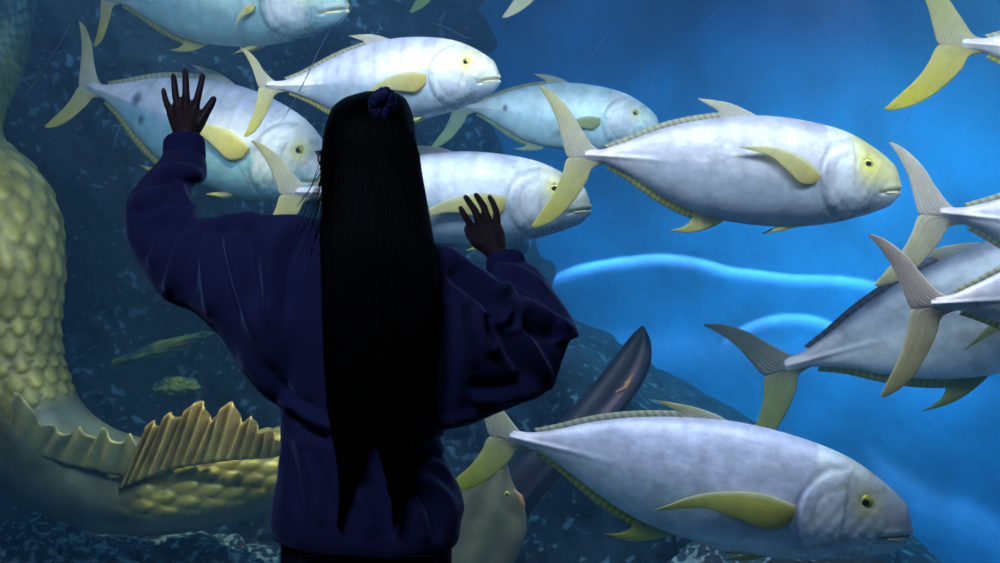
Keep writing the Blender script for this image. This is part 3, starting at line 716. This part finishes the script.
# spectacles
g = MB()
for s_ in (-1, 1):
    c = HP(s_*.034, .104, .002); ring = [c+SD*(.026*math.cos(a))+Vector((0, 0, .019*math.sin(a)))+FD*(-.25*.026*abs(math.cos(a))) for a in np.linspace(0, 2*PI, 25)]
    g.tube(ring, [.0016]*25, 6, round_ends=False)
    g.tube([HP(s_*.060, .098, .010), HP(s_*.076, .075, .012), HP(s_*.082, .03, .008), HP(s_*.080, -.01, .002), HP(s_*.076, -.03, -.014)], [.0022]*5, 8)
g.tube([HP(-.010, .108, .006), HP(0, .112, .009), HP(.010, .108, .006)], [.0016]*3, 6)
gl_o = link('spectacles', g.mesh('spectacles'), M_black, root)
# jeans
mb = MB()
sect_loft(mb, [((284, 520), (450, 520), 2.0, .120), ((282, 545), (452, 548), 2.0, .125), ((283, 590), (450, 590), 2.0, .125), ((290, 640), (444, 640), 2.01, .11)])
for x, sx in ((328, -1), (408, 1)):
    a = PR(x, 600, 2.01); kx = a.x*1.02
    mb.tube([a, Vector((kx, .03, .44)), Vector((kx*1.05, .0, .25)), Vector((kx*1.05, .0, .09))], (.088, .068, .06, .062), 24, round_ends=False)
me = remesh(mb, .006, 6, 'jeans'); jeans = link('jeans', me, M_jeans, root)
for x0, x1 in ((300, 352), (386, 436)):   # back pockets
    pk = [PR(x0, 556, 1.879), PR(x1, 556, 1.872), PR(x1-2, 602, 1.872), PR((x0+x1)/2, 614, 1.870), PR(x0+2, 602, 1.879)]
    mbw = MB(); mbw.tube(pk+[pk[0]], [.0016]*6, 6, round_ends=False)
    link('pocket_seam', mbw.mesh('pocket_seam'), M_jeans, jeans)
# shoes
for s_, x in ((-1, 334), (1, 402)):
    hp = PR(x, 555, 2.02); ax = hp.x*1.05; mb = MB()
    mb.tube([(ax, -.035, .045), (ax, .03, .05), (ax, .11, .040), (ax, .165, .032)], (.042, .044, .042, .030), 20)
    mb.box((ax, .06, .011), (.085, .26, .022)); link('shoe', remesh(mb, .004, 6, 'shoe'), M_shoe, root)
# sweatshirt
mb = MB()
sect_loft(mb, [((336, 214), (410, 222), 2.02, .055), ((312, 222), (426, 240), 2.01, .085), ((296, 245), (444, 262), 2.0, .115), ((285, 300), (452, 320), 2.0, .125), ((281, 360), (447, 380), 2.0, .125), ((281, 420), (442, 430), 2.0, .125), ((279, 470), (447, 470), 2.0, .13), ((273, 503), (457, 505), 2.0, .14), ((271, 524), (461, 532), 2.0, .143), ((276, 535), (457, 544), 2.0, .138)], 56)
# left sleeve: shoulder to elbow to wrist
sect_loft(mb, [((338, 222), (300, 400), 2.0, .10), ((300, 214), (270, 398), 2.0, .105), ((262, 216), (238, 354), 2.02, .095), ((232, 220), (204, 318), 2.05, .080), ((214, 222), (172, 301), 2.08, .070), ((202, 220), (146, 274), 2.11, .062), ((195, 214), (128, 240), 2.15, .058), ((190, 200), (127, 205), 2.19, .055), ((192, 188), (138, 184), 2.24, .050), ((204, 180), (150, 171), 2.265, .050), ((207, 168), (160, 161), 2.285, .045), ((205, 157), (164, 152), 2.300, .040), ((202, 151), (167, 149), 2.305, .036)], 48)
# right sleeve
sect_loft(mb, [((400, 228), (395, 420), 2.0, .10), ((440, 246), (438, 428), 2.0, .11), ((470, 266), (470, 423), 2.02, .10), ((498, 286), (500, 413), 2.04, .085), ((524, 302), (524, 401), 2.06, .062), ((548, 312), (540, 393), 2.08, .042), ((574, 329), (552, 386), 2.09, .016)], 48)
sect_loft(mb, [((520, 352), (580, 336), 2.08, .034), ((506, 326), (570, 313), 2.11, .052), ((496, 302), (554, 289), 2.15, .055), ((489, 284), (538, 270), 2.19, .048), ((488, 276), (528, 262), 2.215, .038), ((492, 268), (524, 262), 2.225, .030)], 48)
sw = remesh(mb, .0048, 5, 'sweatshirt')
nv = len(sw.vertices); V = np.zeros(nv*3); sw.vertices.foreach_get('co', V); V = V.reshape(-1, 3)
NN = np.zeros(nv*3); sw.vertices.foreach_get('normal', NN); NN = NN.reshape(-1, 3)
W = V+np.array(R0); PX = W[:, 0]/W[:, 1]*FPX+500; PY = 281.5-(W[:, 2]-CZ)/W[:, 1]*FPX
face = np.clip((.55-NN[:, 1])/.5, 0, 1)
disp = np.zeros(nv)
def fold(pts, amp, w, sharp=1.0):
    c = catmull(pts, 20); d = np.full(nv, 1e9); uu = np.zeros(nv)
    for i in range(19):
        a, b_ = c[i], c[i+1]; dx, dy = b_-a; L2 = dx*dx+dy*dy+1e-9
        u = np.clip(((PX-a[0])*dx+(PY-a[1])*dy)/L2, 0, 1); dd = np.hypot(PX-a[0]-u*dx, PY-a[1]-u*dy)
        k = dd < d; d = np.where(k, dd, d); uu = np.where(k, (i+u)/19, uu)
    fade = np.clip(np.minimum(uu, 1-uu)*5, .15, 1)
    return amp*fade*np.exp(-(d/w)**2*sharp)
FOLDS = [
 # left sleeve
 ([(152, 182), (165, 171), (180, 169), (204, 176)], .010, 5), ([(158, 188), (172, 180), (186, 180), (200, 186)], -.009, 4),
 ([(130, 204), (146, 197), (164, 190), (174, 182)], .010, 5), ([(132, 214), (150, 207), (170, 200)], -.008, 4),
 ([(147, 226), (165, 214), (184, 214), (196, 222)], .011, 5), ([(150, 240), (170, 226), (186, 228)], -.009, 6),
 ([(180, 176), (181, 192), (188, 206), (198, 218)], .010, 4), ([(174, 184), (174, 198), (182, 212)], -.008, 4),
 ([(196, 224), (215, 220), (240, 218), (262, 217)], .008, 5), ([(205, 232), (228, 229), (255, 227)], -.008, 5),
 ([(188, 230), (178, 258), (168, 296)], .011, 6), ([(198, 228), (192, 262), (190, 300)], -.009, 6),
 ([(205, 236), (208, 272), (214, 318)], .010, 6), ([(216, 230), (222, 270), (238, 330)], -.009, 7),
 ([(228, 226), (233, 262), (244, 300), (262, 350)], .010, 7), ([(246, 222), (250, 262), (262, 310)], -.009, 8),
 ([(292, 220), (272, 250), (266, 290), (276, 340)], .009, 8), ([(312, 222), (290, 262), (286, 320)], -.008, 8),
 ([(150, 268), (158, 250), (160, 232)], .007, 5), ([(240, 352), (268, 388), (300, 412)], .008, 7), ([(262, 360), (290, 398), (316, 408)], -.009, 6),
 # right sleeve
 ([(436, 246), (458, 262), (486, 284), (514, 305)], .012, 6), ([(448, 268), (472, 288), (500, 312)], -.010, 7),
 ([(514, 304), (540, 316), (574, 332)], .014, 6), ([(506, 316), (530, 330), (560, 342)], -.012, 7),
 ([(514, 310), (526, 340), (550, 384)], .013, 6), ([(502, 320), (514, 350), (536, 384)], -.012, 8),
 ([(492, 268), (512, 270), (532, 280), (548, 292)], .009, 4), ([(496, 280), (514, 282), (534, 292), (552, 306)], -.009, 4.5),
 ([(494, 292), (514, 292), (538, 304)], .008, 4), ([(510, 306), (506, 322), (514, 330), (520, 318)], .009, 4.5),
 ([(478, 300), (480, 326), (488, 350), (498, 342)], .010, 5), ([(490, 312), (492, 336)], -.009, 5),
 ([(458, 292), (462, 330), (474, 372)], .008, 7), ([(470, 398), (500, 400), (546, 386)], .008, 5), ([(466, 384), (500, 386), (530, 378)], -.010, 6),
 ([(446, 300), (450, 360), (446, 410)], -.008, 7), ([(440, 420), (460, 416), (480, 414)], .010, 5), ([(442, 434), (436, 440), (420, 444)], -.012, 6),
 # torso
 ([(284, 392), (304, 414), (330, 426), (352, 428)], .010, 6), ([(284, 408), (304, 430), (330, 440)], -.010, 6),
 ([(292, 424), (306, 456), (318, 488), (324, 530)], .009, 6), ([(282, 440), (292, 472), (300, 520)], -.006, 6), ([(300, 440), (318, 476), (334, 520)], -.007, 6),
 ([(346, 470), (362, 500), (374, 540)], .007, 7), ([(358, 468), (380, 506), (394, 540)], -.006, 7),
 ([(416, 448), (430, 440), (444, 436)], .009, 5), ([(414, 460), (430, 456), (446, 458)], -.009, 5),
 ([(412, 470), (432, 486), (446, 504), (452, 536)], .010, 6), ([(404, 476), (424, 496), (436, 520), (440, 545)], -.010, 6),
 ([(424, 452), (440, 470), (454, 496), (460, 524)], .008, 5), ([(396, 490), (416, 516), (426, 545)], .007, 6),
]
for pts, a, w_ in FOLDS: disp += fold(pts, a*1.45, w_*1.02)
low = np.array([noise.noise(Vector((p[0]*9, p[1]*9, p[2]*5)))*.006+noise.noise(Vector((p[0]*26, p[1]*26, p[2]*14)))*.0022 for p in V])
Vn = V+NN*((disp*face+low)[:, None])
sw.vertices.foreach_set('co', Vn.ravel()); sw.update()
sweat = link('sweatshirt', sw, M_sweat, root)
s = sweat.modifiers.new('s', 'SMOOTH'); s.factor = .5; s.iterations = 1
# ribbed cuffs, waistband, neckband
def rib_band(name, c0, c1, r0, r1, depth, n=96, ribs=30, wall=.004):
    mb = MB(); ax = (c1-c0).normalized(); a = Vector((1, 0, 0)); a = (a-ax*a.dot(ax)).normalized(); b_ = ax.cross(a)
    G = []
    prof = [(0, -.004), (0, 0), (.1, .0025), (.5, .0032), (.9, .0025), (1, 0), (1, -.004), (.5, -.004), (0, -.004)]
    for u, dr in prof:
        row = []
        for j in range(n):
            t = 2*PI*j/n; k = (lerp(r0, r1, u)+dr+(.0009*math.cos(t*ribs) if dr > -.001 else 0))
            row.append(lerp(c0, c1, u)+a*(k*math.cos(t))+b_*(k*depth*math.sin(t)))
        G.append(row)
    mb.grid(G, closed=True); return link(name, mb.mesh(name), M_rib, sweat)
rib_band('cuff', PR(184.5, 161, 2.298), PR(184, 140, 2.322), .0425, .0415, .85)
rib_band('cuff', PR(508, 274, 2.215), PR(505, 258, 2.238), .0400, .0390, .8)
rib_band('neckband', PR(370, 226, 2.03), PR(369, 214, 2.035), .072, .064, .85)
# hair
hs = curve1  # sections: py -> left, right, back depth, half thickness
hy = [91, 96, 104, 118, 138, 165, 200, 240, 280, 340, 400, 440, 480, 525]
hl = curve1(hy, [366, 348, 335, 327, 322, 321, 323, 320, 322, 324, 327, 330, 330, 322])
hr = curve1(hy, [392, 403, 409, 414, 417, 420, 426, 433, 437, 435, 425, 418, 414, 412])
hb = curve1(hy, [2.01, 1.965, 1.94, 1.925, 1.912, 1.905, 1.885, 1.853, 1.845, 1.842, 1.846, 1.846, 1.846, 1.846])
ht = curve1(hy, [.03, .065, .09, .105, .112, .105, .085, .060, .040, .032, .026, .018, .010, .006])
mb = MB(); G = []
for py in np.concatenate([np.linspace(91, 130, 16), np.linspace(136, 432, 38)]):
    l, r, bk, th = float(hl(py)), float(hr(py)), float(hb(py)), float(ht(py)); row = []
    sk = 14*sstep(370, 432, py); l += sk; r -= sk
    for j in range(72):
        a = 2*PI*j/72; ca, sa = math.cos(a), math.sin(a)
        y = bk+th+.007-th*sa
        rr = 1+.012*math.sin(j*2.1)+.01*math.sin(j*5.3+py*.01)
        row.append(PR((l+r)/2+(r-l)/2*.975*ca*rr, py, y if sa > 0 else min(y, bk+th*1.45)))
    G.append(row)
mb.grid(G, closed=True, caps=True)
for k in range(1150):
    s_ = random.uniform(-1, 1); s_ = math.copysign(abs(s_)**.8, s_)
    end = random.uniform(430, 500)
    if s_ < -.35 : end = random.triangular(440, 534, 490)
    if s_ > .15: end = random.triangular(440, 534, 490)
    conv = -.62 if s_ < -.1 else .62
    ph = random.uniform(0, 6.28); am = random.uniform(0, 1.6); start = 93+random.uniform(0, 20)+abs(s_)**3*60
    lift = random.uniform(0, .006)
    pts, rad = [], []
    nn = 22
    for i in range(nn):
        u = i/(nn-1); py = lerp(start, end, u); l, r = float(hl(py)), float(hr(py))
        q = lerp(s_, lerp(s_, conv, .85), sstep(400, 520, py)) if py > 400 else s_
        x = (l+r)/2+(r-l)/2*q+am*math.sin(ph+u*5)*u
        y = float(hb(py))+float(ht(py))*(1-math.sqrt(max(0, 1-q*q)))-lift*.6+.004
        pts.append(PR(x, py, y)); rad.append(.0021*(1-.75*u**3))
    mb.tube(pts, rad, 4, round_ends=False)
for k in range(46):   # loose strands beside the face and shoulder
    if k < 26: xs, ys, xe, ye = random.uniform(326, 334), random.uniform(125, 165), random.uniform(296, 322), random.uniform(200, 262)
    else: xs, ys, xe, ye = random.uniform(408, 415), random.uniform(120, 170), random.uniform(430, 444), random.uniform(250, 420)
    y0 = random.uniform(1.93, 2.0); pts = [PR(lerp(xs, xe, u**1.5)+2*math.sin(u*4+k), lerp(ys, ye, u), lerp(y0, 1.90, u)) for u in np.linspace(0, 1, 12)]
    mb.tube(pts, np.linspace(.0010, .0004, 12), 4, round_ends=False)
link('hair', mb.mesh('hair'), M_hair, root)
# scrunchie
mb = MB(); G = []; cS = PR(382, 105, 1.93); nq = 120
ax1 = Vector((.8, .1, .12)).normalized()*.72; ax2 = Vector((0.1, -.45, .88)).normalized(); ax3 = ax1.cross(ax2)
for i in range(nq):
    a = 2*PI*i/nq; row = []; rm = .0190+.002*math.sin(a*3)
    rd = ax1*math.cos(a)+ax2*math.sin(a)
    rt = .0165+.0009*math.sin(a*5+.6)+.0006*math.sin(a*11+1)+.0004*math.sin(a*19)
    for j in range(20):
        b_ = 2*PI*j/20; row.append(cS+rd*(rm+rt*math.cos(b_))+ax3*(rt*math.sin(b_)*1.1))
    G.append(row)
G.append(G[0]); mb.grid(G, closed=True); link('scrunchie', mb.mesh('scrunchie'), M_scr, root)

# ------------------------------------------------------------------ lights
def area(name, loc, target, sx, sy, power, col, spread=180):
    l = bpy.data.lights.new(name, 'AREA'); l.shape = 'RECTANGLE'; l.size = sx; l.size_y = sy; l.energy = power; l.color = col; l.spread = math.radians(spread)
    o = bpy.data.objects.new(name, l); C.objects.link(o); o.location = loc
    o.rotation_euler = (Vector(target)-Vector(loc)).to_track_quat('-Z', 'Y').to_euler(); return o
area('tank_lamp', (.5, 2.60, 2.55), (.5, 3.35, .4), 5.0, .25, 92, (.93, .93, 1.0))
area('tank_lamp_rear', (.5, 5.2, 3.1), (.8, 6.2, .6), 6, .8, 30, (.35, .70, 1.0))
area('wall_wash_lamp', (3.2, 5.4, 2.9), (1.9, BW, -.3), 2.0, .5, 88, (.25, .85, 1.0), 110)
def spot(name, loc, target, power, col, ang, blend=.8, r=.1):
    l = bpy.data.lights.new(name, 'SPOT'); l.energy = power; l.color = col; l.spot_size = math.radians(ang); l.spot_blend = blend; l.shadow_soft_size = r
    o = bpy.data.objects.new(name, l); C.objects.link(o); o.location = loc
    o.rotation_euler = (Vector(target)-Vector(loc)).to_track_quat('-Z', 'Y').to_euler(); return o
spot('serpent_spot', (-1.1, 3.2, 2.9), tuple(P(215, 450, 4.2)), 260, (1.0, .84, .45), 30)
spot('serpent_spot_upper', (-2.2, 3.0, 2.7), tuple(P(20, 330, 4.2)), 26, (1.0, .90, .5), 40)
area('hall_fill', (-.7, .45, 2.6), (-.3, 2.0, 1.1), .8, .4, 10.5, (.50, .62, 1.0))  # unseen fill light added to lift the girl's back
# rippling light thrown on the back wall: ripple arcs drawn into the beam of an added spotlight
LP = Vector((1.5, 4.6, 2.75)); D = BW-LP.y
l = bpy.data.lights.new('ripple_spot', 'SPOT'); l.energy = 4600; l.color = (1.0, .60, .72); l.spot_size = math.radians(150); l.spot_blend = .3; l.shadow_soft_size = .0
lo = bpy.data.objects.new('ripple_spot', l); C.objects.link(lo); lo.location = LP; lo.rotation_euler = (PI/2, 0, 0)
l.use_nodes = True; n = l.node_tree; em = n.nodes['Emission']
tc = N(n, 'ShaderNodeTexCoord'); sp = N(n, 'ShaderNodeSeparateXYZ'); n.links.new(tc.outputs['Normal'], sp.inputs[0])
def mth(op, a, b_=None, c_=None):
    x = N(n, 'ShaderNodeMath', operation=op)
    for i, v in enumerate((a, b_, c_)):
        if v is None: continue
        if isinstance(v, (int, float)): x.inputs[i].default_value = v
        else: n.links.new(v, x.inputs[i])
    return x.outputs[0]
az = mth('ABSOLUTE', sp.outputs['Z']); U_ = mth('DIVIDE', sp.outputs['X'], az); V_ = mth('DIVIDE', sp.outputs['Y'], az)
nz = N(n, 'ShaderNodeTexNoise', Scale=3.0, Detail=3.0); cb = N(n, 'ShaderNodeCombineXYZ'); n.links.new(U_, cb.inputs[0]); n.links.new(V_, cb.inputs[1]); n.links.new(cb.outputs[0], nz.inputs['Vector'])
def uv(px, py):
    w_ = P(px, py, BW); return ((w_.x-LP.x)/D, (w_.z-LP.z)/D)
def arc(pts, wid, below, gain, jit=.03):
    q = [uv(*p) for p in pts]; u0, u1 = q[0][0], q[-1][0]; vs_ = [a[1] for a in q]; v0, v1 = min(vs_)-.05, max(vs_)+.05
    fc = N(n, 'ShaderNodeFloatCurve'); cm = fc.mapping.curves[0]; cm.points[0].location = (0, (vs_[0]-v0)/(v1-v0)); cm.points[1].location = (1, (vs_[-1]-v0)/(v1-v0))
    for a in q[1:-1]: cm.points.new((a[0]-u0)/(u1-u0), (a[1]-v0)/(v1-v0))
    fc.mapping.update()
    s_ = mth('DIVIDE', mth('SUBTRACT', U_, u0), u1-u0); cl = N(n, 'ShaderNodeClamp'); n.links.new(s_, cl.inputs[0]); n.links.new(cl.outputs[0], fc.inputs['Value'])
    vc = mth('MULTIPLY_ADD', fc.outputs[0], v1-v0, v0)
    d = mth('ADD', mth('SUBTRACT', V_, vc), mth('MULTIPLY', mth('SUBTRACT', nz.outputs['Fac'], .5), jit))
    up = mth('EXPONENT', mth('MULTIPLY', mth('POWER', mth('DIVIDE', mth('ABSOLUTE', d), wid), 2), -1))
    dn = mth('EXPONENT', mth('MULTIPLY', mth('POWER', mth('DIVIDE', mth('ABSOLUTE', d), below), 2), -1))
    isup = mth('GREATER_THAN', d, 0)
    sh = mth('ADD', mth('MULTIPLY', isup, up), mth('MULTIPLY', mth('SUBTRACT', 1, isup), dn))
    fin = mth('MULTIPLY', mth('MULTIPLY', s_, mth('SUBTRACT', 1, s_)), 8); c2 = N(n, 'ShaderNodeClamp'); n.links.new(fin, c2.inputs[0])
    return mth('MULTIPLY', mth('MULTIPLY', sh, c2.outputs[0]), gain)
tot = arc([(535, 290), (570, 270), (620, 260), (680, 259), (735, 270), (790, 277), (850, 280), (920, 300)], .005, .017, 1.0)
tot = mth('ADD', tot, arc([(720, 345), (755, 322), (800, 318), (840, 328), (880, 350)], .006, .017, 1.0))
tot = mth('ADD', tot, arc([(560, 325), (620, 345), (700, 345), (800, 350), (900, 375), (1040, 395)], .03, .05, .13))
tot = mth('ADD', tot, arc([(860, 440), (910, 485), (950, 505), (1000, 530), (1060, 560)], .030, .06, .50, .14))
tot = mth('ADD', tot, mth('MULTIPLY', mth('POWER', nz.outputs['Fac'], 3), .04))
n.links.new(tot, em.inputs['Strength'])

# world, camera, colour
w = bpy.data.worlds.new('world'); bpy.context.scene.world = w; w.use_nodes = True
w.node_tree.nodes['Background'].inputs[0].default_value = (.06, .28, .60, 1); w.node_tree.nodes['Background'].inputs[1].default_value = .42
cam = bpy.data.cameras.new('camera'); co = bpy.data.objects.new('camera', cam); C.objects.link(co)
co.location = (0, 0, CZ); co.rotation_euler = (PI/2, 0, 0); cam.sensor_width = 36; cam.lens = 36*FPX/1000; cam.clip_start = .05
cam.dof.use_dof = True; cam.dof.focus_distance = 2.6; cam.dof.aperture_fstop = 5.6
sc = bpy.context.scene; sc.camera = co
sc.view_settings.view_transform = 'Standard'; sc.view_settings.look = 'None'; sc.view_settings.gamma = 1; sc.view_settings.exposure = 0; sc.view_settings.use_curve_mapping = False
sc.cycles.use_denoising = True; sc.cycles.max_bounces = 8; sc.cycles.volume_bounces = 1; sc.cycles.transparent_max_bounces = 16
